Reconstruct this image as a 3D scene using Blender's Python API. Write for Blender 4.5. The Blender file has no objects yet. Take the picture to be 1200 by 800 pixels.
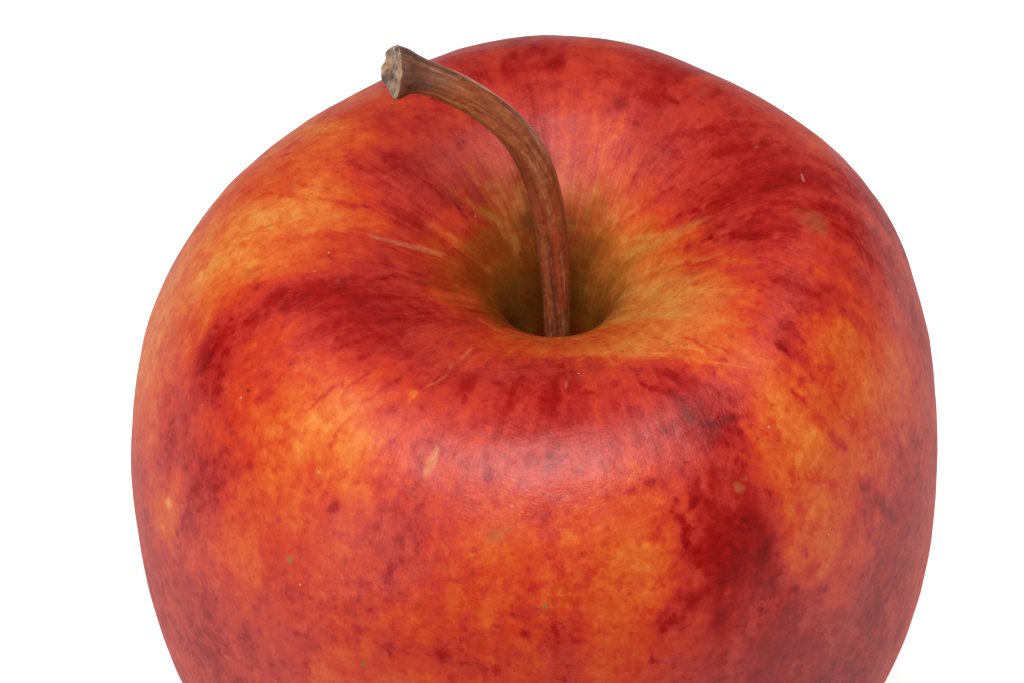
import bpy, math
import numpy as np
from mathutils import Vector

# numbers of the scene, in apple radii (1 = 4 cm), origin at the apple centre
WORLD = 0.1
LAMPS = [('softbox_overhead', (-0.2, -4.3, 8.4), (0, -0.4, 0.5), 5.2, 4.0, 15.6, 180), ('softbox_left', (-6.4, -6.8, 2.4), (0, 0, 0.3), 2.0, 5.2, 7.5, 180), ('added_fill_right', (8, -5, 2.5), (0, 0, 0), 5, 5, 0.3, 180), ('paper_fill_left', (-4.0, 1.4, 6), (-4.0, 1.401, -0.95), 4.4, 9, 2.0, 70), ('paper_fill_right', (4.0, 1.4, 6), (4.0, 1.401, -0.95), 4.4, 9, 2.0, 70), ('paper_fill_rear', (0, 6.6, 6), (0, 6.601, -0.95), 7, 5, 1.6, 60)]  # added, unseen: weak right fill, and lamps over the paper only to whiten it
LOBES = [0.0026, -0.0046, -0.0058, 0.0015, -0.0034, -0.0026, 0.0161, -0.0002, 0.0061, 0.0081, 0.0042, -0.0004, 0.0078, -0.004, 0.0035, -0.0273, 0.0057, -0.0085, -0.0045, -0.0039, 0.0313, -0.0009, 0.0029, 0.0056, 0.0059, -0.0012, 0.0027, -0.0068, -0.0004, 0.001, 0.0003, 0.0257]
PROF = [[0.0, 0.12], [0.03, 0.125], [0.06, 0.16], [0.085, 0.32], [0.1, 0.44], [0.115, 0.525], [0.138, 0.58], [0.175, 0.623], [0.25, 0.678], [0.345, 0.742], [0.445, 0.793], [0.55, 0.818], [0.65, 0.803], [0.75, 0.748], [0.84, 0.655], [0.91, 0.535], [0.96, 0.4], [0.99, 0.24], [1.0, 0.08], [0.995, -0.09], [0.965, -0.27], [0.91, -0.45], [0.83, -0.61], [0.72, -0.74], [0.6, -0.83], [0.48, -0.875], [0.37, -0.875], [0.27, -0.84], [0.17, -0.77], [0.08, -0.72], [0.0, -0.7]]
STEM = [[0.063, 0.0, 0.3621, 0.0313], [0.058, 0.0, 0.4506, 0.0331], [0.0552, 0.0, 0.5378, 0.0339], [0.0522, 0.01, 0.6425, 0.0357], [0.0452, 0.02, 0.7454, 0.0385], [0.0302, 0.03, 0.8739, 0.0411], [0.0035, 0.035, 0.9881, 0.0407], [-0.0363, 0.04, 1.0737, 0.0395], [-0.0816, 0.045, 1.132, 0.0383], [-0.1306, 0.05, 1.1741, 0.0382], [-0.1791, 0.05, 1.2099, 0.039], [-0.2237, 0.05, 1.2354, 0.039], [-0.2527, 0.05, 1.248, 0.0409], [-0.2778, 0.05, 1.258, 0.0447], [-0.3009, 0.05, 1.2655, 0.0525], [-0.3183, 0.05, 1.2692, 0.0563]]

# ---------------------------------------------------------------- camera, world, lamps
SC = bpy.context.scene
COL = SC.collection
R0 = 0.04                                   # apple radius in metres
Z0 = 0.95 * R0                              # height of the apple's centre over the table
def V(p): return Vector((p[0]*R0, p[1]*R0, p[2]*R0 + Z0))
CAM_POS = (0.0, -6.13798524, 6.58218331)
CAM_AIM = (-0.05376344, 0.23277494, 0.21706614)
cam = bpy.data.cameras.new('camera')
cam_o = bpy.data.objects.new('camera', cam); COL.objects.link(cam_o)
cam.sensor_width = 36; cam.sensor_fit = 'HORIZONTAL'
cam.lens = 36 * 4187.690771773866 / 1200
cam.clip_start = 0.01; cam.clip_end = 50
cam_o.location = V(CAM_POS)
cam_o.rotation_euler = (V(CAM_AIM) - V(CAM_POS)).to_track_quat('-Z', 'Y').to_euler()
SC.camera = cam_o

world = bpy.data.worlds.new('World'); SC.world = world; world.use_nodes = True
bg = world.node_tree.nodes['Background']
bg.inputs[0].default_value = (1, 1, 1, 1); bg.inputs[1].default_value = WORLD

def area(name, loc, aim, sx, sy, radiance, spread):
    l = bpy.data.lights.new(name, 'AREA'); l.shape = 'RECTANGLE'; l.size = sx*R0; l.size_y = sy*R0
    l.energy = radiance*math.pi**2*sx*sy*R0*R0/math.pi; l.spread = math.radians(spread)
    o = bpy.data.objects.new(name, l); COL.objects.link(o)
    o.location = V(loc); o.rotation_euler = (V(aim) - V(loc)).to_track_quat('-Z', 'Y').to_euler()
    return o
for L in LAMPS: area(*L)

SC.render.engine = 'CYCLES'
SC.view_settings.view_transform = 'Standard'; SC.view_settings.look = 'None'
SC.view_settings.exposure = 0; SC.view_settings.gamma = 1
SC.cycles.use_denoising = True; SC.cycles.denoising_prefilter = 'ACCURATE'
SC.cycles.max_bounces = 8

# ---------------------------------------------------------------- helpers
def hash3(i, j, k, seed):
    n = (i.astype(np.uint32)*np.uint32(374761393) + j.astype(np.uint32)*np.uint32(668265263)
         + k.astype(np.uint32)*np.uint32(2147483647) + np.uint32((seed*974711 + 12345) & 0xffffffff))
    n ^= n >> np.uint32(13); n *= np.uint32(1274126177); n ^= n >> np.uint32(16)
    n *= np.uint32(2246822519); n ^= n >> np.uint32(13)
    return (n & np.uint32(0xffffff)).astype(np.float32) / np.float32(0xffffff)
def vnoise(P, seed=0):
    """smooth value noise, about -1..1"""
    F = np.floor(P); f = (P - F).astype(np.float32); I = F.astype(np.int64) + 4096
    u = f*f*f*(f*(f*6 - 15) + 10)
    out = 0
    for a in (0, 1):
        wa = u[..., 0] if a else 1 - u[..., 0]
        for b in (0, 1):
            wb = u[..., 1] if b else 1 - u[..., 1]
            for c in (0, 1):
                wc = u[..., 2] if c else 1 - u[..., 2]
                out = out + wa*wb*wc*hash3(I[..., 0]+a, I[..., 1]+b, I[..., 2]+c, seed)
    return out*2 - 1
def fbm(P, octaves=4, seed=0, gain=.5):
    s = 0; a = 1; t = 0
    for o in range(octaves):
        s = s + a*vnoise(P*(2.03**o) + 17.3*o, seed + o*7); t += a; a *= gain
    return s / t * 1.6
def sstep(a, b, x):
    t = np.clip((x - a)/(b - a), 0, 1); return t*t*(3 - 2*t)
def spline(P, n, dens=None):
    P = np.array(P, float)
    d = np.r_[0, np.cumsum(np.linalg.norm(np.diff(P[:, :3] if P.shape[1] > 2 else P, axis=0), axis=1))]
    m = np.gradient(P, d, axis=0)
    t = np.linspace(0, d[-1], n) if dens is None else dens*d[-1]
    i = np.clip(np.searchsorted(d, t, side='right') - 1, 0, len(d) - 2)
    h = d[i+1] - d[i]; u = ((t - d[i])/h)[:, None]; h = h[:, None]
    return (2*u**3-3*u**2+1)*P[i] + (u**3-2*u**2+u)*h*m[i] + (-2*u**3+3*u**2)*P[i+1] + (u**3-u**2)*h*m[i+1]
def grid_mesh(name, X, mat, parent=None, closed_u=True, cols=None, smooth=True):
    """X: (rows, cols, 3) in metres, local; closed round the columns"""
    n, m = X.shape[:2]
    me = bpy.data.meshes.new(name)
    I = np.arange(n*m).reshape(n, m)
    J = np.roll(I, -1, 1)
    q = np.stack([I[:-1], I[1:], J[1:], J[:-1]], -1).reshape(-1, 4)
    me.vertices.add(n*m); me.vertices.foreach_set('co', X.reshape(-1).astype(np.float32))
    me.loops.add(q.size); me.loops.foreach_set('vertex_index', q.reshape(-1).astype(np.int32))
    me.polygons.add(len(q)); me.polygons.foreach_set('loop_start', np.arange(0, q.size, 4, dtype=np.int32))
    me.update(calc_edges=True)
    me.polygons.foreach_set('use_smooth', np.ones(len(q), bool))
    for nm, c in (cols or {}).items():
        if c.ndim == 3:
            a = me.attributes.new(nm, 'FLOAT_COLOR', 'POINT')
            a.data.foreach_set('color', np.concatenate([c, np.ones(c.shape[:2] + (1,))], -1).reshape(-1).astype(np.float32))
        else:
            a = me.attributes.new(nm, 'FLOAT', 'POINT'); a.data.foreach_set('value', c.reshape(-1).astype(np.float32))
    me.materials.append(mat)
    o = bpy.data.objects.new(name, me); COL.objects.link(o)
    if parent: o.parent = parent
    return o
def srgb(*c):
    c = np.array(c, float)/255
    return np.where(c <= .04045, c/12.92, ((c + .055)/1.055)**2.4)

# ---------------------------------------------------------------- white studio sweep
def mat_simple(name, base, rough, spec=.3):
    m = bpy.data.materials.new(name); m.use_nodes = True
    b = m.node_tree.nodes['Principled BSDF']
    b.inputs['Base Color'].default_value = (*base, 1); b.inputs['Roughness'].default_value = rough
    b.inputs['Specular IOR Level'].default_value = spec
    return m
paper = mat_simple('white_paper', (.93, .93, .93), .8, .1)
prof = [(-2.7, 0), (8, 0)] + [(8 + 6*math.sin(a), 6 - 6*math.cos(a)) for a in np.linspace(0, math.pi/2, 12)[1:]] + [(14, 30)]
me = bpy.data.meshes.new('white_backdrop')
vs = [(x*R0, y*R0, z*R0) for (y, z) in prof for x in (-9, 9)]
fs = [(2*i, 2*i+1, 2*i+3, 2*i+2) for i in range(len(prof) - 1)]
me.from_pydata(vs, [], fs); me.update(); me.materials.append(paper)
for p in me.polygons: p.use_smooth = True
sweep = bpy.data.objects.new('white_backdrop', me); COL.objects.link(sweep)
sweep['kind'] = 'structure'

desk = bpy.data.meshes.new('added_tabletop')  # unseen; added dark beyond the short paper to darken reflections in the skin
desk.from_pydata([(x*R0, y*R0, z*R0) for z in (-.1, -1.1) for x, y in ((-40, -30), (40, -30), (40, 50), (-40, 50))], [],
                 [(0, 1, 2, 3), (7, 6, 5, 4), (0, 4, 5, 1), (1, 5, 6, 2), (2, 6, 7, 3), (3, 7, 4, 0)])
desk.materials.append(mat_simple('added_dark_tabletop', (.05, .047, .045), .6))
desk_o = bpy.data.objects.new('added_tabletop', desk); COL.objects.link(desk_o); desk_o['kind'] = 'structure'

# ---------------------------------------------------------------- the apple
root = bpy.data.objects.new('apple', None); COL.objects.link(root)
root.empty_display_size = .02
root['label'] = 'ripe red and orange streaked apple with a long curved brown stem on white'
root['category'] = 'apple'

NK = 5
def apple_shape(th, rz):
    p = np.array(LOBES)
    r = rz[:, 0:1]; z = rz[:, 1:2]
    up = 1/(1 + np.exp(-(z - .15)/.18)); wr = np.clip(r/.5, 0, 1)**1.5
    k = np.arange(1, NK+1)[:, None]
    B = np.concatenate([np.cos(k*th), np.sin(k*th)], 0)
    rr = r*(1 + p[6*NK] + wr*(up*(p[:2*NK]@B) + (1-up)*(p[2*NK:4*NK]@B)))
    ox = .058*np.exp(-(r/.45)**2)
    zz = z*(1 + p[6*NK+1]) + np.exp(-((r - .75)/.35)**2)*up*(p[4*NK:6*NK]@B)
    return np.stack([rr*np.cos(th) + ox, rr*np.sin(th), zz], -1)

# skin colour readings: a point on the skin and its blush (0 golden .. 1 crimson)
SAMPLES = [[-0.142, 0.656, 0.813, 0.7], [-0.058, 0.629, 0.836, 0.7], [0.05, 0.617, 0.848, 0.8], [0.154, 0.618, 0.848, 0.65], [0.26, 0.646, 0.825, 0.7], [0.344, 0.699, 0.763, 0.7], [-0.42, 0.651, 0.702, 0.55], [-0.308, 0.531, 0.809, 0.6], [-0.224, 0.51, 0.826, 0.75], [-0.14, 0.504, 0.832, 0.8], [-0.056, 0.502, 0.834, 0.75], [0.048, 0.498, 0.839, 0.75], [0.133, 0.492, 0.844, 0.65], [0.215, 0.488, 0.848, 0.85], [0.32, 0.49, 0.848, 0.8], [0.425, 0.512, 0.83, 0.75], [0.531, 0.603, 0.736, 0.7], [-0.584, 0.497, 0.697, 0.35], [-0.471, 0.378, 0.802, 0.3], [-0.386, 0.362, 0.817, 0.6], [-0.305, 0.366, 0.815, 0.75], [-0.2, 0.38, 0.804, 0.7], [-0.138, 0.386, 0.797, 0.75], [-0.034, 0.393, 0.792, 0.7], [0.07, 0.392, 0.795, 0.7], [0.153, 0.385, 0.802, 0.6], [0.235, 0.373, 0.812, 0.75], [0.297, 0.364, 0.821, 0.8], [0.4, 0.346, 0.837, 0.75], [0.502, 0.337, 0.846, 0.8], [0.607, 0.369, 0.818, 0.6], [0.679, 0.487, 0.709, 0.55], [-0.704, 0.36, 0.677, 0.5], [-0.61, 0.246, 0.781, 0.55], [-0.524, 0.216, 0.81, 0.45], [-0.422, 0.214, 0.81, 0.7], [-0.32, 0.236, 0.792, 0.82], [-0.239, 0.258, 0.772, 0.75], [-0.158, 0.28, 0.754, 0.7], [-0.076, 0.296, 0.741, 0.55], [0.112, 0.299, 0.74, 0.6], [0.194, 0.286, 0.753, 0.5], [0.275, 0.265, 0.771, 0.65], [0.377, 0.228, 0.803, 0.75], [0.476, 0.19, 0.84, 0.85], [0.556, 0.169, 0.861, 0.95], [0.637, 0.178, 0.854, 0.85], [0.727, 0.242, 0.795, 0.75], [-0.809, 0.307, 0.58, 0.42], [-0.73, 0.149, 0.73, 0.35], [-0.641, 0.085, 0.789, 0.2], [-0.558, 0.062, 0.811, 0.25], [-0.456, 0.069, 0.806, 0.3], [-0.378, 0.091, 0.786, 0.62], [-0.299, 0.123, 0.757, 0.85], [-0.217, 0.157, 0.727, 0.75], [-0.135, 0.186, 0.699, 0.6], [-0.073, 0.203, 0.683, 0.45], [-0.012, 0.214, 0.675, 0.15], [0.133, 0.208, 0.68, 0.35], [0.195, 0.196, 0.695, 0.3], [0.275, 0.165, 0.723, 0.5], [0.354, 0.12, 0.764, 0.75], [0.452, 0.056, 0.825, 0.85], [0.549, 0.012, 0.869, 0.85], [0.65, 0.017, 0.864, 0.8], [0.758, 0.086, 0.801, 0.85], [0.835, 0.204, 0.691, 0.85], [-0.849, 0.127, 0.608, 0.32], [-0.74, -0.01, 0.74, 0.15], [-0.652, -0.063, 0.79, 0.2], [-0.549, -0.089, 0.816, 0.45], [-0.452, -0.079, 0.808, 0.6], [-0.353, -0.042, 0.773, 0.75], [-0.276, 0.001, 0.732, 0.72], [-0.194, 0.05, 0.686, 0.5], [-0.134, 0.081, 0.657, 0.42], [-0.053, 0.12, 0.621, 0.25], [0.153, 0.121, 0.621, 0.2], [0.235, 0.078, 0.664, 0.12], [0.314, 0.019, 0.72, 0.25], [0.409, -0.067, 0.804, 0.6], [0.503, -0.126, 0.86, 0.8], [0.581, -0.135, 0.869, 0.88], [0.685, -0.105, 0.841, 0.8], [0.795, -0.021, 0.761, 0.8], [0.871, 0.091, 0.655, 0.75], [-0.885, 0.015, 0.572, 0.22], [-0.774, -0.123, 0.709, 0.34], [-0.666, -0.196, 0.779, 0.6], [-0.584, -0.227, 0.81, 0.8], [-0.482, -0.242, 0.826, 0.9], [-0.386, -0.225, 0.811, 0.9], [-0.289, -0.18, 0.768, 0.85], [-0.191, -0.106, 0.697, 0.6], [-0.132, -0.058, 0.65, 0.35], [-0.052, 0.05, 0.546, 0.1], [0.154, 0.058, 0.54, 0.15], [0.233, -0.066, 0.661, 0.08], [0.309, -0.155, 0.749, 0.1], [0.403, -0.236, 0.828, 0.25], [0.499, -0.264, 0.858, 0.55], [0.598, -0.254, 0.848, 0.75], [0.679, -0.223, 0.817, 0.8], [0.787, -0.146, 0.742, 0.75], [0.886, -0.015, 0.618, 0.8], [-0.943, -0.016, 0.444, 0.22], [-0.833, -0.2, 0.629, 0.5], [-0.743, -0.279, 0.709, 0.8], [-0.636, -0.341, 0.772, 0.65], [-0.555, -0.372, 0.804, 0.6], [-0.476, -0.389, 0.822, 0.8], [-0.378, -0.398, 0.83, 0.85], [-0.282, -0.384, 0.819, 0.85], [-0.185, -0.36, 0.794, 0.7], [-0.108, -0.327, 0.762, 0.6], [-0.01, -0.288, 0.724, 0.5], [0.069, -0.288, 0.725, 0.4], [0.148, -0.325, 0.763, 0.35], [0.224, -0.367, 0.805, 0.2], [0.301, -0.396, 0.833, 0.2], [0.398, -0.41, 0.849, 0.3], [0.474, -0.404, 0.845, 0.4], [0.573, -0.383, 0.823, 0.75], [0.656, -0.347, 0.789, 0.4], [0.761, -0.276, 0.719, 0.4], [0.856, -0.178, 0.621, 0.55], [0.936, -0.045, 0.489, 0.8], [-0.93, -0.156, 0.454, 0.38], [-0.827, -0.297, 0.6, 0.68], [-0.738, -0.373, 0.678, 0.8], [-0.633, -0.437, 0.742, 0.58], [-0.55, -0.47, 0.778, 0.5], [-0.473, -0.492, 0.802, 0.42], [-0.375, -0.509, 0.819, 0.55], [-0.278, -0.516, 0.828, 0.75], [-0.183, -0.517, 0.83, 0.85], [-0.086, -0.519, 0.832, 0.8], [0.011, -0.522, 0.836, 0.8], [0.105, -0.527, 0.842, 0.75], [0.183, -0.531, 0.847, 0.65], [0.278, -0.532, 0.847, 0.75], [0.356, -0.525, 0.842, 0.8], [0.452, -0.508, 0.826, 0.7], [0.531, -0.487, 0.803, 0.4], [0.611, -0.454, 0.772, 0.5], [0.696, -0.405, 0.722, 0.4], [0.783, -0.336, 0.653, 0.3], [0.853, -0.26, 0.577, 0.5], [0.931, -0.143, 0.456, 0.75], [-0.94, -0.23, 0.382, 0.48], [-0.825, -0.385, 0.548, 0.75], [-0.714, -0.478, 0.644, 0.6], [-0.631, -0.526, 0.695, 0.5], [-0.549, -0.562, 0.734, 0.3], [-0.47, -0.585, 0.761, 0.15], [-0.392, -0.606, 0.78, 0.2], [-0.314, -0.62, 0.795, 0.5], [-0.256, -0.626, 0.804, 0.8], [-0.18, -0.632, 0.812, 0.75], [-0.085, -0.64, 0.82, 0.8], [0.01, -0.645, 0.826, 0.8], [0.106, -0.646, 0.829, 0.8], [0.182, -0.643, 0.827, 0.75], [0.258, -0.64, 0.821, 0.8], [0.354, -0.623, 0.808, 0.9], [0.452, -0.601, 0.783, 0.9], [0.529, -0.574, 0.756, 0.4], [0.609, -0.537, 0.719, 0.25], [0.672, -0.501, 0.681, 0.45], [0.76, -0.434, 0.612, 0.4], [0.852, -0.34, 0.512, 0.5], [0.931, -0.223, 0.392, 0.75], [-0.94, -0.297, 0.305, 0.7], [-0.849, -0.433, 0.452, 0.7], [-0.756, -0.52, 0.544, 0.8], [-0.65, -0.591, 0.622, 0.6], [-0.566, -0.631, 0.667, 0.35], [-0.469, -0.667, 0.705, 0.35], [-0.39, -0.687, 0.729, 0.25], [-0.331, -0.7, 0.742, 0.6], [-0.273, -0.71, 0.752, 0.75], [-0.226, -0.716, 0.76, 0.5], [-0.16, -0.723, 0.768, 0.65], [-0.066, -0.729, 0.777, 0.65], [0.03, -0.733, 0.781, 0.65], [0.123, -0.731, 0.782, 0.7], [0.219, -0.726, 0.774, 0.6], [0.296, -0.715, 0.764, 0.65], [0.374, -0.699, 0.748, 0.8], [0.451, -0.678, 0.725, 0.8], [0.531, -0.647, 0.694, 0.5], [0.61, -0.609, 0.653, 0.3], [0.694, -0.556, 0.596, 0.6], [0.784, -0.48, 0.516, 0.5], [0.879, -0.373, 0.401, 0.7], [0.947, -0.258, 0.28, 0.8], [-0.928, -0.371, 0.234, 0.7], [-0.863, -0.474, 0.347, 0.4], [-0.779, -0.561, 0.445, 0.7], [-0.651, -0.652, 0.546, 0.52], [-0.548, -0.703, 0.604, 0.55], [-0.448, -0.74, 0.643, 0.55], [-0.35, -0.764, 0.673, 0.7], [-0.256, -0.782, 0.692, 0.75], [-0.177, -0.792, 0.705, 0.6], [-0.064, -0.801, 0.716, 0.5], [0.03, -0.804, 0.719, 0.48], [0.126, -0.801, 0.717, 0.46], [0.218, -0.793, 0.708, 0.42], [0.297, -0.78, 0.697, 0.45], [0.356, -0.769, 0.683, 0.8], [0.432, -0.746, 0.661, 0.95], [0.531, -0.709, 0.62, 0.9], [0.592, -0.679, 0.586, 0.35], [0.675, -0.628, 0.531, 0.35], [0.762, -0.559, 0.454, 0.7], [0.857, -0.455, 0.345, 0.75], [0.938, -0.327, 0.204, 0.8], [-0.908, -0.443, 0.163, 0.75], [-0.804, -0.585, 0.323, 0.65], [-0.694, -0.677, 0.428, 0.55], [-0.549, -0.757, 0.519, 0.6], [-0.449, -0.795, 0.561, 0.6], [-0.352, -0.821, 0.594, 0.7], [-0.255, -0.84, 0.616, 0.7], [-0.176, -0.852, 0.628, 0.52], [-0.081, -0.859, 0.638, 0.48], [0.032, -0.862, 0.643, 0.5], [0.126, -0.858, 0.64, 0.46], [0.221, -0.849, 0.629, 0.42], [0.297, -0.835, 0.616, 0.3], [0.374, -0.818, 0.595, 0.95], [0.454, -0.792, 0.569, 0.97], [0.514, -0.768, 0.542, 0.9], [0.595, -0.728, 0.497, 0.4], [0.656, -0.691, 0.454, 0.35], [0.746, -0.62, 0.377, 0.7], [0.84, -0.519, 0.265, 0.8], [0.918, -0.404, 0.134, 0.8], [-0.889, -0.498, 0.069, 0.75], [-0.786, -0.637, 0.23, 0.8], [-0.675, -0.731, 0.339, 0.65], [-0.55, -0.802, 0.423, 0.7], [-0.451, -0.841, 0.47, 0.6], [-0.351, -0.87, 0.502, 0.7], [-0.254, -0.889, 0.528, 0.55], [-0.158, -0.902, 0.542, 0.52], [-0.063, -0.909, 0.55, 0.5], [0.033, -0.91, 0.554, 0.52], [0.128, -0.905, 0.549, 0.5], [0.224, -0.895, 0.537, 0.46], [0.3, -0.881, 0.524, 0.5], [0.396, -0.856, 0.494, 0.95], [0.474, -0.828, 0.464, 0.9], [0.577, -0.779, 0.407, 0.78], [0.663, -0.723, 0.344, 0.75], [0.752, -0.648, 0.259, 0.82], [0.873, -0.504, 0.092, 0.8], [-0.875, -0.526, -0.055, 0.75], [-0.773, -0.672, 0.117, 0.8], [-0.658, -0.771, 0.235, 0.7], [-0.552, -0.834, 0.313, 0.65], [-0.451, -0.878, 0.365, 0.6], [-0.353, -0.908, 0.401, 0.6], [-0.274, -0.926, 0.422, 0.55], [-0.178, -0.94, 0.441, 0.65], [-0.062, -0.949, 0.452, 0.58], [0.034, -0.95, 0.454, 0.65], [0.129, -0.944, 0.449, 0.56], [0.225, -0.932, 0.436, 0.58], [0.303, -0.917, 0.419, 0.7], [0.401, -0.889, 0.386, 0.8], [0.501, -0.849, 0.338, 0.85], [0.603, -0.792, 0.274, 0.92], [0.69, -0.727, 0.197, 0.9], [0.784, -0.635, 0.09, 0.85], [0.859, -0.537, -0.025, 0.85], [-0.85, -0.547, -0.176, 0.75], [-0.734, -0.722, 0.035, 0.75], [-0.619, -0.815, 0.151, 0.7], [-0.515, -0.875, 0.222, 0.55], [-0.412, -0.916, 0.274, 0.5], [-0.336, -0.938, 0.303, 0.5], [-0.239, -0.96, 0.328, 0.55], [-0.14, -0.972, 0.345, 0.6], [-0.042, -0.978, 0.352, 0.6], [0.052, -0.977, 0.352, 0.64], [0.15, -0.97, 0.343, 0.62], [0.247, -0.954, 0.326, 0.66], [0.344, -0.93, 0.298, 0.75], [0.446, -0.893, 0.255, 0.85], [0.547, -0.842, 0.194, 0.92], [0.676, -0.75, 0.086, 0.95], [0.794, -0.626, -0.064, 0.95]]
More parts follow.
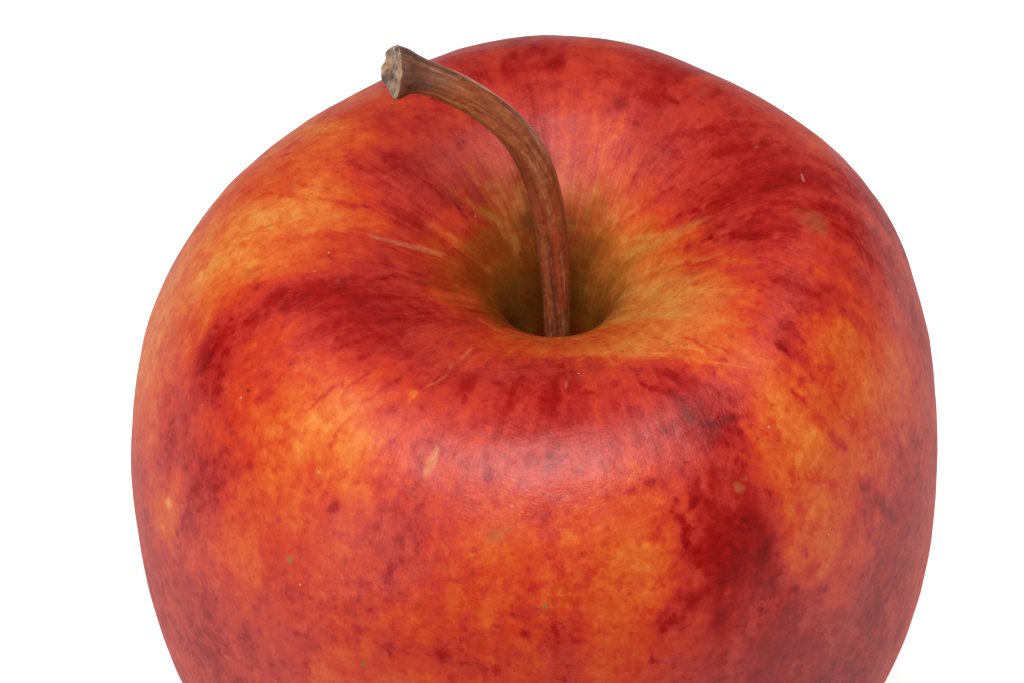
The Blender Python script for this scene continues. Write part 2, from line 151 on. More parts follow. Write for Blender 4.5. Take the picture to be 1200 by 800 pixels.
# marks on the skin: path on the skin, half width, amount, kind
STROKES = [
([[-0.208, -0.667, 0.793], [-0.241, -0.729, 0.746]], 0.0114, 0.75, 't'),
([[-0.231, -0.732, 0.747], [-0.231, -0.732, 0.747]], 0.0095, -0.3, 'b'),
([[-0.273, -0.748, 0.721], [-0.247, -0.768, 0.71]], 0.0047, 0.55, 'k'),
([[-0.29, -0.742, 0.721], [-0.263, -0.741, 0.73]], 0.0038, 0.3, 'k'),
([[-0.256, -0.794, 0.678], [-0.251, -0.814, 0.656]], 0.0066, 0.4, 'k'),
([[-0.241, -0.784, 0.695], [-0.235, -0.8, 0.679]], 0.0057, 0.4, 'k'),
([[-0.263, -0.825, 0.636], [-0.251, -0.84, 0.619]], 0.0057, 0.4, 'k'),
([[-0.23, -0.808, 0.671], [-0.223, -0.826, 0.65]], 0.0057, 0.35, 'k'),
([[-0.245, -0.831, 0.634], [-0.245, -0.831, 0.634]], 0.0171, 0.2, 'b'),
([[-0.238, -0.799, 0.679], [-0.238, -0.799, 0.679]], 0.0228, 0.15, 'b'),
([[0.079, -0.357, 0.772], [0.073, -0.547, 0.842]], 0.0057, 0.32, 'p'),
([[-0.135, -0.334, 0.771], [-0.194, -0.476, 0.826]], 0.0058, 0.26, 'p'),
([[-0.194, -0.476, 0.826], [-0.262, -0.545, 0.825]], 0.0058, 0.2, 'p'),
([[-0.257, -0.536, 0.827], [-0.281, -0.563, 0.819]], 0.0096, -0.2, 'b'),
([[-0.078, -0.831, 0.679], [-0.078, -0.831, 0.679]], 0.0208, 0.35, 'g'),
([[-0.052, -0.824, 0.69], [-0.052, -0.824, 0.69]], 0.0114, 0.25, 'g'),
([[0.029, -0.92, 0.532], [0.029, -0.92, 0.532]], 0.0088, 1, 'g'),
([[0.107, -0.731, 0.783], [0.107, -0.731, 0.783]], 0.0049, 0.9, 'g'),
([[0.265, -0.848, 0.611], [0.265, -0.848, 0.611]], 0.0057, 0.3, 'b'),
([[0.29, -0.863, 0.568], [0.29, -0.863, 0.568]], 0.0067, 0.3, 'b'),
([[0.274, -0.879, 0.546], [0.274, -0.879, 0.546]], 0.0061, 0.3, 'b'),
([[0.235, -0.906, 0.505], [0.235, -0.906, 0.505]], 0.0076, 0.3, 'b'),
([[0.216, -0.898, 0.535], [0.216, -0.898, 0.535]], 0.0048, 0.3, 'b'),
([[0.223, -0.89, 0.549], [0.223, -0.89, 0.549]], 0.0038, 0.3, 'b'),
([[0.253, -0.878, 0.56], [0.253, -0.878, 0.56]], 0.0038, 0.3, 'b'),
([[-0.077, -0.936, 0.486], [-0.077, -0.936, 0.486]], 0.0057, 0.3, 'b'),
([[0.224, -0.929, 0.449], [0.224, -0.929, 0.449]], 0.0077, 0.3, 'b'),
([[0.269, -0.938, 0.377], [0.269, -0.938, 0.377]], 0.0077, 0.3, 'b'),
([[-0.008, -0.944, 0.471], [-0.008, -0.944, 0.471]], 0.0115, 0.3, 'b'),
([[0.305, -0.779, 0.695], [0.305, -0.779, 0.695]], 0.0095, 0.3, 'b'),
([[0.33, -0.783, 0.678], [0.33, -0.783, 0.678]], 0.0114, 0.3, 'b'),
([[0.258, -0.741, 0.753], [0.258, -0.741, 0.753]], 0.0114, 0.3, 'b'),
([[0.224, -0.761, 0.742], [0.224, -0.761, 0.742]], 0.0095, 0.3, 'b'),
([[0.317, -0.76, 0.712], [0.317, -0.76, 0.712]], 0.0076, 0.3, 'b'),
([[0.409, -0.704, 0.725], [0.403, -0.738, 0.691], [0.399, -0.771, 0.652], [0.392, -0.801, 0.61], [0.387, -0.829, 0.564]], 0.0382, 0.09, 'b'),
([[0.477, -0.732, 0.643], [0.46, -0.771, 0.6], [0.443, -0.806, 0.554], [0.427, -0.837, 0.504]], 0.0307, 0.09, 'b'),
([[0.374, -0.713, 0.735], [0.349, -0.77, 0.685]], 0.0152, 0.15, 'b'),
([[0.388, -0.85, 0.517], [0.344, -0.882, 0.484], [0.297, -0.911, 0.445]], 0.0269, 0.14, 'b'),
([[0.542, -0.731, 0.571], [0.526, -0.764, 0.535], [0.51, -0.792, 0.497], [0.497, -0.818, 0.453]], 0.0193, 0.14, 'b'),
([[0.426, -0.664, 0.752], [0.426, -0.664, 0.752]], 0.0267, -0.12, 'b'),
([[0.335, -0.784, 0.674], [0.331, -0.815, 0.631], [0.325, -0.843, 0.585], [0.317, -0.868, 0.539]], 0.0134, 0.12, 'b'),
([[0.455, -0.836, 0.471], [0.429, -0.86, 0.44], [0.399, -0.884, 0.409]], 0.0193, 0.12, 'b'),
([[0.337, -0.864, 0.532], [0.282, -0.907, 0.47]], 0.0172, 0.18, 'b'),
([[0.363, -0.748, 0.704], [0.351, -0.784, 0.665], [0.343, -0.816, 0.621]], 0.0171, 0.2, 'b'),
([[0.51, -0.77, 0.544], [0.51, -0.77, 0.544]], 0.0193, 0.15, 'b'),
([[-0.197, -0.951, 0.395], [-0.197, -0.951, 0.395]], 0.0269, 0.2, 'b'),
([[0.107, -0.93, 0.497], [0.107, -0.93, 0.497]], 0.021, 0.18, 'b'),
([[-0.122, -0.905, 0.546], [-0.122, -0.905, 0.546]], 0.0171, 0.12, 'b'),
([[0.034, -0.957, 0.432], [0.034, -0.957, 0.432]], 0.023, 0.1, 'b'),
([[-0.151, -0.932, 0.474], [-0.151, -0.932, 0.474]], 0.0153, 0.15, 'b'),
([[-0.044, -0.926, 0.515], [0.034, -0.939, 0.485]], 0.0114, 0.15, 'b'),
([[0.147, -0.95, 0.424], [0.147, -0.95, 0.424]], 0.0192, 0.12, 'b'),
([[-0.092, -0.965, 0.395], [-0.092, -0.965, 0.395]], 0.0173, -0.15, 'b'),
([[0.053, -0.909, 0.554], [0.053, -0.909, 0.554]], 0.0304, -0.12, 'b'),
([[0.211, -0.855, 0.622], [0.211, -0.855, 0.622]], 0.0494, -0.12, 'b'),
([[-0.121, -0.845, 0.652], [-0.121, -0.845, 0.652]], 0.0379, -0.1, 'b'),
([[0.374, -0.614, 0.806], [0.431, -0.588, 0.799], [0.492, -0.561, 0.786]], 0.0134, 0.3, 'b'),
([[0.281, -0.641, 0.816], [0.281, -0.641, 0.816]], 0.0152, 0.25, 'b'),
([[0.245, -0.53, 0.848], [0.295, -0.549, 0.844], [0.344, -0.561, 0.835]], 0.0134, 0.22, 'b'),
([[0.393, -0.516, 0.838], [0.463, -0.556, 0.803]], 0.0115, 0.22, 'b'),
([[0.571, -0.525, 0.76], [0.571, -0.525, 0.76]], 0.0097, 0.25, 'b'),
([[0.539, -0.564, 0.757], [0.539, -0.564, 0.757]], 0.0096, 0.2, 'b'),
([[0.422, -0.608, 0.792], [0.467, -0.604, 0.773]], 0.0115, 0.2, 'b'),
([[0.315, -0.572, 0.836], [0.364, -0.604, 0.814]], 0.0095, 0.2, 'b'),
([[0.485, -0.589, 0.773], [0.485, -0.589, 0.773]], 0.0096, 0.2, 'b'),
([[0.403, -0.633, 0.784], [0.403, -0.633, 0.784]], 0.0229, 0.12, 'b'),
([[0.462, -0.702, 0.691], [0.462, -0.702, 0.691]], 0.0172, 0.35, 't'),
([[0.475, -0.682, 0.704], [0.475, -0.682, 0.704]], 0.0077, 0.3, 't'),
([[0.262, -0.413, 0.831], [0.312, -0.436, 0.844], [0.361, -0.451, 0.848], [0.41, -0.457, 0.846], [0.461, -0.461, 0.837], [0.513, -0.457, 0.823]], 0.0048, -0.22, 'b'),
([[0.291, -0.388, 0.829], [0.338, -0.409, 0.843], [0.387, -0.42, 0.849], [0.435, -0.425, 0.847]], 0.0048, -0.2, 'b'),
([[0.337, -0.451, 0.848], [0.382, -0.476, 0.846], [0.427, -0.492, 0.837], [0.472, -0.504, 0.821]], 0.0058, -0.18, 'b'),
([[0.591, -0.476, 0.774], [0.632, -0.497, 0.727], [0.677, -0.504, 0.672], [0.719, -0.508, 0.608]], 0.0157, 0.32, 'b'),
([[0.751, -0.52, 0.537], [0.804, -0.502, 0.438], [0.86, -0.462, 0.315]], 0.0181, 0.2, 'b'),
([[0.55, -0.384, 0.832], [0.61, -0.397, 0.798]], 0.0156, 0.32, 'b'),
([[0.53, -0.38, 0.839], [0.53, -0.38, 0.839]], 0.0097, 0.2, 'b'),
([[0.621, -0.615, 0.632], [0.706, -0.571, 0.557]], 0.0117, 0.15, 'b'),
([[0.625, -0.706, 0.487], [0.625, -0.706, 0.487]], 0.0078, 0.32, 'b'),
([[0.629, -0.71, 0.472], [0.629, -0.71, 0.472]], 0.0078, 0.32, 'b'),
([[0.654, -0.701, 0.436], [0.654, -0.701, 0.436]], 0.0078, 0.32, 'b'),
([[0.676, -0.706, 0.363], [0.676, -0.706, 0.363]], 0.0098, 0.32, 'b'),
([[0.678, -0.648, 0.49], [0.678, -0.648, 0.49]], 0.0078, 0.32, 'b'),
([[0.635, -0.68, 0.518], [0.635, -0.68, 0.518]], 0.0049, 0.32, 'b'),
([[0.599, -0.759, 0.415], [0.599, -0.759, 0.415]], 0.0097, 0.32, 'b'),
([[0.707, -0.63, 0.46], [0.678, -0.678, 0.431], [0.65, -0.721, 0.394]], 0.0255, -0.12, 'b'),
([[0.633, -0.525, 0.705], [0.601, -0.599, 0.673]], 0.0232, -0.15, 'b'),
([[0.783, -0.32, 0.664], [0.737, -0.425, 0.657]], 0.0275, -0.12, 'b'),
([[0.791, -0.617, 0.163], [0.791, -0.617, 0.163]], 0.0322, 0.15, 'b'),
([[0.788, -0.551, 0.395], [0.788, -0.551, 0.395]], 0.0278, 0.15, 'b'),
([[0.755, -0.519, 0.529], [0.78, -0.541, 0.437]], 0.0059, 0.3, 'k'),
([[0.809, -0.49, 0.441], [0.824, -0.495, 0.386]], 0.005, 0.3, 'k'),
([[0.749, -0.58, 0.451], [0.755, -0.595, 0.407]], 0.0049, 0.35, 'k'),
([[0.712, -0.64, 0.429], [0.712, -0.64, 0.429]], 0.0049, 0.3, 'k'),
([[0.86, -0.522, 0.113], [0.883, -0.494, 0.019]], 0.0062, 0.3, 'k'),
([[0.917, -0.428, -0.089], [0.908, -0.447, -0.092]], 0.0052, 0.5, 'k'),
([[0.821, -0.591, -0.063], [0.813, -0.601, -0.077]], 0.0051, 0.6, 'k'),
([[0.922, -0.221, 0.427], [0.922, -0.221, 0.427]], 0.0081, 0.4, 'g'),
([[-0.649, -0.44, 0.73], [-0.649, -0.44, 0.73]], 0.0045, 0.9, 'k'),
([[-0.621, -0.47, 0.736], [-0.621, -0.47, 0.736]], 0.0037, 0.8, 'k'),
([[-0.609, -0.496, 0.731], [-0.609, -0.496, 0.731]], 0.0031, 0.7, 'k'),
([[-0.702, -0.423, 0.69], [-0.702, -0.423, 0.69]], 0.0039, 0.5, 'k'),
([[-0.548, -0.762, 0.512], [-0.548, -0.762, 0.512]], 0.0093, 0.9, 'g'),
([[-0.538, -0.769, 0.512], [-0.538, -0.769, 0.512]], 0.0043, 0.6, 'k'),
([[-0.376, -0.919, 0.329], [-0.376, -0.919, 0.329]], 0.0097, 1, 'g'),
([[-0.718, -0.731, 0.133], [-0.718, -0.731, 0.133]], 0.007, 0.5, 't'),
([[-0.644, -0.586, 0.633], [-0.644, -0.586, 0.633]], 0.0155, 0.28, 'b'),
([[-0.632, -0.527, 0.693], [-0.632, -0.527, 0.693]], 0.0117, 0.22, 'b'),
([[-0.544, -0.711, 0.597], [-0.544, -0.711, 0.597]], 0.0116, 0.25, 'b'),
([[-0.517, -0.701, 0.635], [-0.517, -0.701, 0.635]], 0.0096, 0.2, 'b'),
([[-0.351, -0.717, 0.72], [-0.351, -0.717, 0.72]], 0.0133, 0.25, 'b'),
([[-0.687, -0.636, 0.512], [-0.687, -0.636, 0.512]], 0.0078, 0.2, 'b'),
([[-0.665, -0.648, 0.531], [-0.665, -0.648, 0.531]], 0.0078, 0.15, 'b'),
([[-0.577, -0.654, 0.633], [-0.577, -0.654, 0.633]], 0.0097, 0.18, 'b'),
([[-0.649, -0.639, 0.567], [-0.649, -0.639, 0.567]], 0.0078, 0.15, 'b'),
([[-0.537, -0.671, 0.652], [-0.537, -0.671, 0.652]], 0.0096, 0.12, 'b'),
([[-0.457, -0.748, 0.626], [-0.457, -0.748, 0.626]], 0.0096, 0.15, 'b'),
([[-0.509, -0.764, 0.555], [-0.509, -0.764, 0.555]], 0.0116, 0.1, 'b'),
([[-0.718, -0.67, 0.388], [-0.718, -0.67, 0.388]], 0.0079, 0.2, 'b'),
([[-0.728, -0.673, 0.35], [-0.728, -0.673, 0.35]], 0.0079, 0.2, 'b'),
([[-0.765, -0.666, 0.219], [-0.765, -0.666, 0.219]], 0.032, 0.2, 'b'),
([[-0.596, -0.828, 0.191], [-0.596, -0.828, 0.191]], 0.0198, 0.18, 'b'),
([[-0.804, -0.606, 0.256], [-0.804, -0.606, 0.256]], 0.016, 0.15, 'b'),
([[-0.631, -0.759, 0.373], [-0.631, -0.759, 0.373]], 0.0176, 0.12, 'b'),
([[-0.399, -0.848, 0.507], [-0.399, -0.848, 0.507]], 0.023, 0.12, 'b'),
([[-0.322, -0.923, 0.388], [-0.322, -0.923, 0.388]], 0.0173, 0.15, 'b'),
([[-0.841, -0.536, 0.297], [-0.841, -0.536, 0.297]], 0.0181, 0.12, 'b'),
([[-0.779, -0.551, 0.462], [-0.779, -0.551, 0.462]], 0.0237, 0.12, 'b'),
([[-0.466, -0.727, 0.645], [-0.423, -0.736, 0.664]], 0.0115, 0.22, 'b'),
([[-0.856, -0.47, 0.381], [-0.856, -0.47, 0.381]], 0.018, -0.35, 'b'),
([[-0.86, -0.477, 0.353], [-0.86, -0.477, 0.353]], 0.005, 0.3, 'k'),
([[-0.411, -0.579, 0.787], [-0.44, -0.611, 0.76], [-0.468, -0.642, 0.726]], 0.0077, 0.28, 'b'),
([[-0.448, -0.505, 0.805], [-0.487, -0.528, 0.782], [-0.529, -0.547, 0.754]], 0.0058, 0.28, 'b'),
([[-0.302, -0.644, 0.786], [-0.346, -0.68, 0.751], [-0.391, -0.71, 0.708]], 0.0134, 0.25, 'b'),
([[-0.715, -0.35, 0.711], [-0.73, -0.389, 0.679], [-0.749, -0.42, 0.64]], 0.0315, 0.08, 'b'),
([[-0.267, -0.543, 0.825], [-0.267, -0.543, 0.825]], 0.0134, -0.3, 'b'),
([[-0.344, -0.567, 0.809], [-0.344, -0.567, 0.809]], 0.0172, -0.18, 'b'),
([[-0.494, -0.568, 0.76], [-0.531, -0.587, 0.728], [-0.567, -0.605, 0.69]], 0.0347, -0.12, 'b'),
([[-0.391, -0.638, 0.762], [-0.427, -0.681, 0.716]], 0.0172, -0.12, 'b'),
([[-0.324, -0.601, 0.801], [-0.367, -0.662, 0.756]], 0.0095, -0.12, 'b'),
([[-0.297, -0.489, 0.829], [-0.335, -0.524, 0.822], [-0.373, -0.552, 0.808]], 0.0077, 0.2, 'b'),
([[-0.358, -0.464, 0.828], [-0.394, -0.497, 0.819], [-0.432, -0.522, 0.804]], 0.0058, 0.2, 'b'),
([[-0.239, -0.491, 0.829], [-0.266, -0.564, 0.821], [-0.294, -0.621, 0.799]], 0.0172, 0.12, 'b'),
([[-0.528, -0.837, 0.36], [-0.528, -0.837, 0.36]], 0.0136, -0.15, 'b'),
([[-0.434, -0.89, 0.349], [-0.434, -0.89, 0.349]], 0.0271, -0.1, 'b'),
([[-0.848, -0.428, 0.46], [-0.859, -0.452, 0.398]], 0.018, 0.15, 'b'),
([[-0.293, -0.8, 0.657], [-0.293, -0.8, 0.657]], 0.0418, 0.12, 'b'),
([[-0.849, -0.541, 0.242], [-0.849, -0.541, 0.242]], 0.0044, 0.5, 'k'),
([[-0.853, -0.528, 0.258], [-0.853, -0.528, 0.258]], 0.004, 0.4, 'k'),
([[-0.492, 0.182, 0.814], [-0.534, 0.139, 0.812], [-0.576, 0.101, 0.807], [-0.615, 0.066, 0.799], [-0.658, 0.038, 0.785], [-0.701, 0.015, 0.764], [-0.744, 0.003, 0.736]], 0.0486, -0.14, 'b'),
([[-0.606, 0.519, 0.662], [-0.529, 0.406, 0.774], [-0.452, 0.367, 0.807]], 0.0187, -0.22, 'b'),
([[-0.583, -0.212, 0.811], [-0.625, -0.255, 0.793], [-0.669, -0.286, 0.764], [-0.716, -0.305, 0.726], [-0.763, -0.317, 0.676]], 0.0396, 0.09, 'b'),
([[-0.641, -0.261, 0.785], [-0.641, -0.261, 0.785]], 0.0237, 0.08, 'k'),
([[-0.627, -0.158, 0.799], [-0.664, -0.192, 0.781], [-0.706, -0.214, 0.752], [-0.746, -0.233, 0.718]], 0.0159, 0.08, 'b'),
([[-0.347, -0.065, 0.772], [-0.401, -0.113, 0.798], [-0.454, -0.155, 0.816], [-0.505, -0.184, 0.823], [-0.559, -0.199, 0.817], [-0.613, -0.205, 0.802]], 0.0396, 0.1, 'b'),
([[-0.447, -0.176, 0.817], [-0.447, -0.176, 0.817]], 0.0277, 0.1, 'k'),
([[-0.66, -0.123, 0.787], [-0.66, -0.123, 0.787]], 0.0319, 0.16, 'k'),
([[-0.682, -0.091, 0.776], [-0.626, -0.172, 0.799]], 0.0079, 0.2, 'k'),
([[-0.42, 0.01, 0.796], [-0.357, 0.013, 0.773], [-0.294, 0.024, 0.743], [-0.232, 0.039, 0.708]], 0.0102, 0.3, 'p'),
([[-0.316, 0.023, 0.754], [-0.262, 0.031, 0.725], [-0.205, 0.045, 0.692]], 0.0122, 0.2, 'p'),
([[-0.468, 0.051, 0.807], [-0.468, 0.051, 0.807]], 0.0111, 0.5, 't'),
([[-0.428, -0.075, 0.802], [-0.428, -0.075, 0.802]], 0.008, 0.5, 't'),
([[-0.573, 0.161, 0.804], [-0.573, 0.161, 0.804]], 0.0102, 0.25, 't'),
([[-0.648, 0.026, 0.79], [-0.622, 0.033, 0.798]], 0.005, 0.35, 'k'),
([[-0.352, 0.267, 0.806], [-0.352, 0.267, 0.806]], 0.0226, 0.2, 'b'),
([[-0.479, 0.105, 0.811], [-0.429, 0.102, 0.801], [-0.378, 0.102, 0.787]], 0.0102, 0.18, 'b'),
([[-0.465, 0.241, 0.815], [-0.413, 0.224, 0.81], [-0.362, 0.215, 0.799]], 0.0123, 0.12, 'b'),
([[-0.49, -0.087, 0.815], [-0.49, -0.087, 0.815]], 0.02, 0.1, 'b'),
([[-0.748, -0.399, 0.654], [-0.748, -0.399, 0.654]], 0.0237, 0.15, 'b'),
([[-0.581, -0.241, 0.811], [-0.581, -0.241, 0.811]], 0.0177, 0.15, 'b'),
([[-0.544, 0.0, 0.814], [-0.482, 0.013, 0.81], [-0.42, 0.037, 0.796], [-0.358, 0.068, 0.776]], 0.0101, -0.12, 'b'),
([[-0.389, -0.158, 0.801], [-0.322, -0.108, 0.767], [-0.253, -0.046, 0.722]], 0.0101, 0.14, 'b'),
([[-0.445, -0.223, 0.822], [-0.385, -0.214, 0.809], [-0.327, -0.194, 0.787], [-0.27, -0.168, 0.756]], 0.0139, 0.12, 'b'),
([[-0.401, -0.325, 0.827], [-0.353, -0.309, 0.818], [-0.304, -0.284, 0.802], [-0.257, -0.253, 0.777], [-0.209, -0.21, 0.742]], 0.0119, 0.12, 'b'),
([[-0.522, -0.28, 0.822], [-0.468, -0.275, 0.827], [-0.417, -0.26, 0.822], [-0.365, -0.234, 0.807]], 0.0079, 0.12, 'b'),
([[0.052, 0.57, 0.852], [0.052, 0.57, 0.852]], 0.0273, 0.22, 'b'),
([[0.063, 0.502, 0.841], [0.063, 0.502, 0.841]], 0.0188, 0.15, 'b'),
([[0.198, 0.443, 0.834], [0.198, 0.443, 0.834]], 0.0229, 0.25, 'b'),
([[0.184, 0.41, 0.819], [0.184, 0.41, 0.819]], 0.0166, 0.15, 'b'),
([[-0.058, 0.629, 0.836], [-0.078, 0.545, 0.84]], 0.021, 0.12, 'b'),
([[0.298, 0.439, 0.843], [0.298, 0.439, 0.843]], 0.0291, 0.12, 'b'),
([[0.241, 0.443, 0.839], [0.212, 0.392, 0.816], [0.184, 0.351, 0.789], [0.157, 0.31, 0.758]], 0.0124, -0.18, 'b'),
([[0.153, 0.447, 0.83], [0.142, 0.376, 0.795], [0.131, 0.313, 0.754]], 0.0104, -0.12, 'b'),
([[-0.139, 0.479, 0.827], [-0.096, 0.432, 0.812], [-0.056, 0.393, 0.793]], 0.0187, 0.12, 'b'),
([[0.069, 0.452, 0.824], [0.075, 0.382, 0.789], [0.08, 0.318, 0.749]], 0.0166, -0.1, 'b'),
([[-0.12, 0.214, 0.706], [-0.073, 0.166, 0.663]], 0.0083, -0.28, 'b'),
([[-0.166, 0.176, 0.709], [-0.135, 0.147, 0.681], [-0.104, 0.117, 0.653]], 0.0082, -0.2, 'b'),
([[-0.197, 0.196, 0.731], [-0.156, 0.18, 0.706], [-0.114, 0.163, 0.678]], 0.0062, 0.15, 'b'),
([[-0.146, 0.233, 0.727], [-0.095, 0.2, 0.689]], 0.0062, 0.18, 'b'),
([[-0.216, 0.112, 0.712], [-0.176, 0.096, 0.685], [-0.134, 0.081, 0.657]], 0.0082, -0.2, 'b'),
([[-0.054, 0.272, 0.721], [-0.028, 0.22, 0.682]], 0.0103, -0.2, 'b'),
([[-0.26, 0.22, 0.767], [-0.217, 0.2, 0.742], [-0.178, 0.183, 0.717]], 0.0103, 0.15, 'b'),
([[0.318, 0.095, 0.732], [0.265, 0.113, 0.696], [0.21, 0.125, 0.664]], 0.0082, -0.28, 'b'),
([[0.413, 0.042, 0.8], [0.325, 0.081, 0.734]], 0.0071, -0.3, 'b'),
([[0.276, 0.196, 0.738], [0.194, 0.173, 0.681]], 0.0082, -0.2, 'b'),
([[0.356, 0.203, 0.786], [0.3, 0.195, 0.751], [0.245, 0.188, 0.716]], 0.0062, 0.18, 'b'),
([[0.454, 0.1, 0.826], [0.402, 0.107, 0.795], [0.349, 0.118, 0.76], [0.294, 0.129, 0.722]], 0.0082, 0.2, 'b'),
([[0.543, 0.1, 0.863], [0.626, 0.131, 0.862]], 0.0405, 0.16, 'b'),
([[0.434, 0.257, 0.831], [0.489, 0.26, 0.847], [0.544, 0.278, 0.851]], 0.0205, 0.16, 'b'),
([[0.395, 0.005, 0.787], [0.448, -0.032, 0.827], [0.501, -0.057, 0.856], [0.555, -0.067, 0.871]], 0.0139, 0.22, 'b'),
([[0.363, 0.004, 0.762], [0.363, 0.004, 0.762]], 0.0121, 0.22, 'b'),
([[0.597, -0.051, 0.872], [0.597, -0.051, 0.872]], 0.0239, 0.1, 'b'),
([[0.659, -0.011, 0.861], [0.659, -0.011, 0.861]], 0.044, 0.28, 'g'),
([[0.671, -0.046, 0.855], [0.671, -0.046, 0.855]], 0.0199, 0.2, 'g'),
([[0.619, 0.016, 0.871], [0.619, 0.016, 0.871]], 0.02, 0.2, 'g'),
([[0.63, 0.164, 0.857], [0.64, 0.134, 0.859]], 0.0036, 0.8, 'p'),
([[0.529, 0.264, 0.852], [0.529, 0.264, 0.852]], 0.0061, 0.8, 'g'),
([[0.413, 0.478, 0.839], [0.413, 0.478, 0.839]], 0.0104, 0.4, 'g'),
([[0.402, -0.074, 0.8], [0.454, -0.122, 0.838], [0.509, -0.154, 0.862], [0.564, -0.167, 0.867]], 0.0118, -0.2, 'b'),
([[0.329, -0.126, 0.755], [0.386, -0.186, 0.809], [0.445, -0.225, 0.844], [0.502, -0.244, 0.859]], 0.0176, -0.14, 'b'),
([[0.35, -0.089, 0.763], [0.416, -0.147, 0.82], [0.482, -0.184, 0.854]], 0.0059, 0.15, 'b'),
([[0.371, -0.378, 0.844], [0.418, -0.414, 0.849], [0.467, -0.436, 0.841], [0.517, -0.452, 0.823]], 0.0035, 0.35, 'k'),
([[0.39, -0.372, 0.846], [0.44, -0.404, 0.849], [0.491, -0.421, 0.839], [0.543, -0.431, 0.82]], 0.0031, 0.25, 'p'),
([[0.563, -0.331, 0.841], [0.618, -0.354, 0.81]], 0.0176, 0.22, 'b'),
([[0.336, -0.366, 0.834], [0.388, -0.417, 0.849], [0.439, -0.449, 0.843]], 0.0077, 0.28, 'b'),
([[0.305, -0.244, 0.78], [0.371, -0.294, 0.827], [0.438, -0.32, 0.85]], 0.0078, -0.15, 'b'),
([[0.459, -0.289, 0.852], [0.527, -0.315, 0.852], [0.595, -0.323, 0.832]], 0.0098, 0.12, 'b'),
([[0.549, -0.212, 0.863], [0.605, -0.224, 0.852], [0.659, -0.222, 0.83]], 0.0197, 0.15, 'b'),
([[0.661, -0.188, 0.837], [0.711, -0.193, 0.803], [0.765, -0.187, 0.754]], 0.0199, 0.12, 'b'),
([[0.833, -0.117, 0.688], [0.833, -0.117, 0.688]], 0.0241, 0.12, 'b'),
([[0.461, 0.353, 0.845], [0.533, 0.35, 0.842], [0.607, 0.369, 0.818]], 0.0166, 0.1, 'b'),
([[0.317, 0.337, 0.816], [0.39, 0.335, 0.833], [0.461, 0.337, 0.845]], 0.0124, 0.12, 'b'),
([[0.309, 0.505, 0.849], [0.309, 0.505, 0.849]], 0.0146, 0.12, 'b'),
([[0.551, 0.24, 0.854], [0.551, 0.24, 0.854]], 0.0041, 0.5, 'p'),
([[0.148, -0.325, 0.763], [0.183, -0.502, 0.844]], 0.0096, -0.15, 'b'),
([[0.235, -0.347, 0.799], [0.275, -0.416, 0.834], [0.318, -0.465, 0.848]], 0.0077, -0.15, 'b'),
([[-0.049, -0.305, 0.74], [-0.076, -0.484, 0.824]], 0.0116, -0.14, 'b'),
([[0.03, -0.396, 0.791], [0.021, -0.504, 0.832], [0.014, -0.578, 0.839]], 0.0172, -0.1, 'b'),
([[0.125, -0.457, 0.826], [0.135, -0.543, 0.845], [0.143, -0.604, 0.84]], 0.0171, -0.1, 'b'),
([[-0.029, -0.484, 0.825], [-0.048, -0.6, 0.832]], 0.0152, 0.14, 'b'),
([[0.048, -0.488, 0.83], [0.047, -0.567, 0.841], [0.044, -0.624, 0.833]], 0.0133, 0.16, 'b'),
([[0.173, -0.5, 0.843], [0.182, -0.571, 0.845], [0.192, -0.623, 0.834]], 0.0114, 0.12, 'b'),
([[-0.126, -0.449, 0.816], [-0.161, -0.57, 0.828]], 0.0191, 0.12, 'b'),
([[0.27, -0.459, 0.844], [0.335, -0.526, 0.844]], 0.0096, 0.2, 'b'),
([[0.221, -0.472, 0.841], [0.259, -0.577, 0.841]], 0.0095, 0.2, 'b'),
([[0.03, -0.253, 0.698], [0.03, -0.253, 0.698]], 0.006, 0.4, 't'),
([[-0.07, -0.173, 0.665], [-0.02, -0.189, 0.659], [0.03, -0.234, 0.684]], 0.006, 0.35, 't'),
([[0.298, 0.09, 0.714], [0.356, 0.077, 0.759], [0.413, 0.068, 0.8]], 0.0121, 0.41250000000000003, 'y'),
([[0.25, 0.063, 0.672], [0.326, 0.083, 0.736]], 0.0153, 0.3375, 'y'),
([[0.303, -0.032, 0.714], [0.364, -0.033, 0.766]], 0.0091, 0.375, 'y'),
([[0.275, -0.085, 0.699], [0.367, -0.135, 0.785]], 0.012, 0.41250000000000003, 'y'),
([[0.187, -0.16, 0.671], [0.253, -0.185, 0.722], [0.318, -0.209, 0.774]], 0.0178, 0.375, 'y'),
([[0.315, -0.206, 0.771], [0.363, -0.249, 0.812], [0.412, -0.273, 0.838]], 0.0176, 0.30000000000000004, 'y'),
([[0.224, 0.013, 0.641], [0.302, -0.006, 0.71]], 0.0182, 0.22499999999999998, 'y'),
([[0.235, 0.1, 0.671], [0.279, 0.121, 0.708]], 0.0123, 0.26249999999999996, 'y'),
([[0.351, -0.03, 0.755], [0.399, -0.065, 0.797], [0.447, -0.09, 0.831]], 0.009, 0.22499999999999998, 'y'),
([[0.381, -0.301, 0.832], [0.437, -0.334, 0.85], [0.495, -0.346, 0.851]], 0.0117, 0.22499999999999998, 'y'),
([[0.267, -0.216, 0.747], [0.324, -0.283, 0.805], [0.38, -0.324, 0.836]], 0.0117, 0.26249999999999996, 'y'),
([[0.153, 0.161, 0.655], [0.195, 0.196, 0.695]], 0.0124, 0.22499999999999998, 'y'),
([[0.133, 0.226, 0.693], [0.153, 0.267, 0.727]], 0.0124, 0.1875, 'y'),
([[-0.118, 0.262, 0.732], [-0.072, 0.202, 0.682]], 0.0093, 0.21, 'y'),
([[-0.166, 0.292, 0.762], [-0.129, 0.254, 0.731]], 0.0093, 0.168, 'y'),
([[-0.16, 0.212, 0.722], [-0.117, 0.191, 0.693], [-0.074, 0.168, 0.664]], 0.0124, 0.189, 'y'),
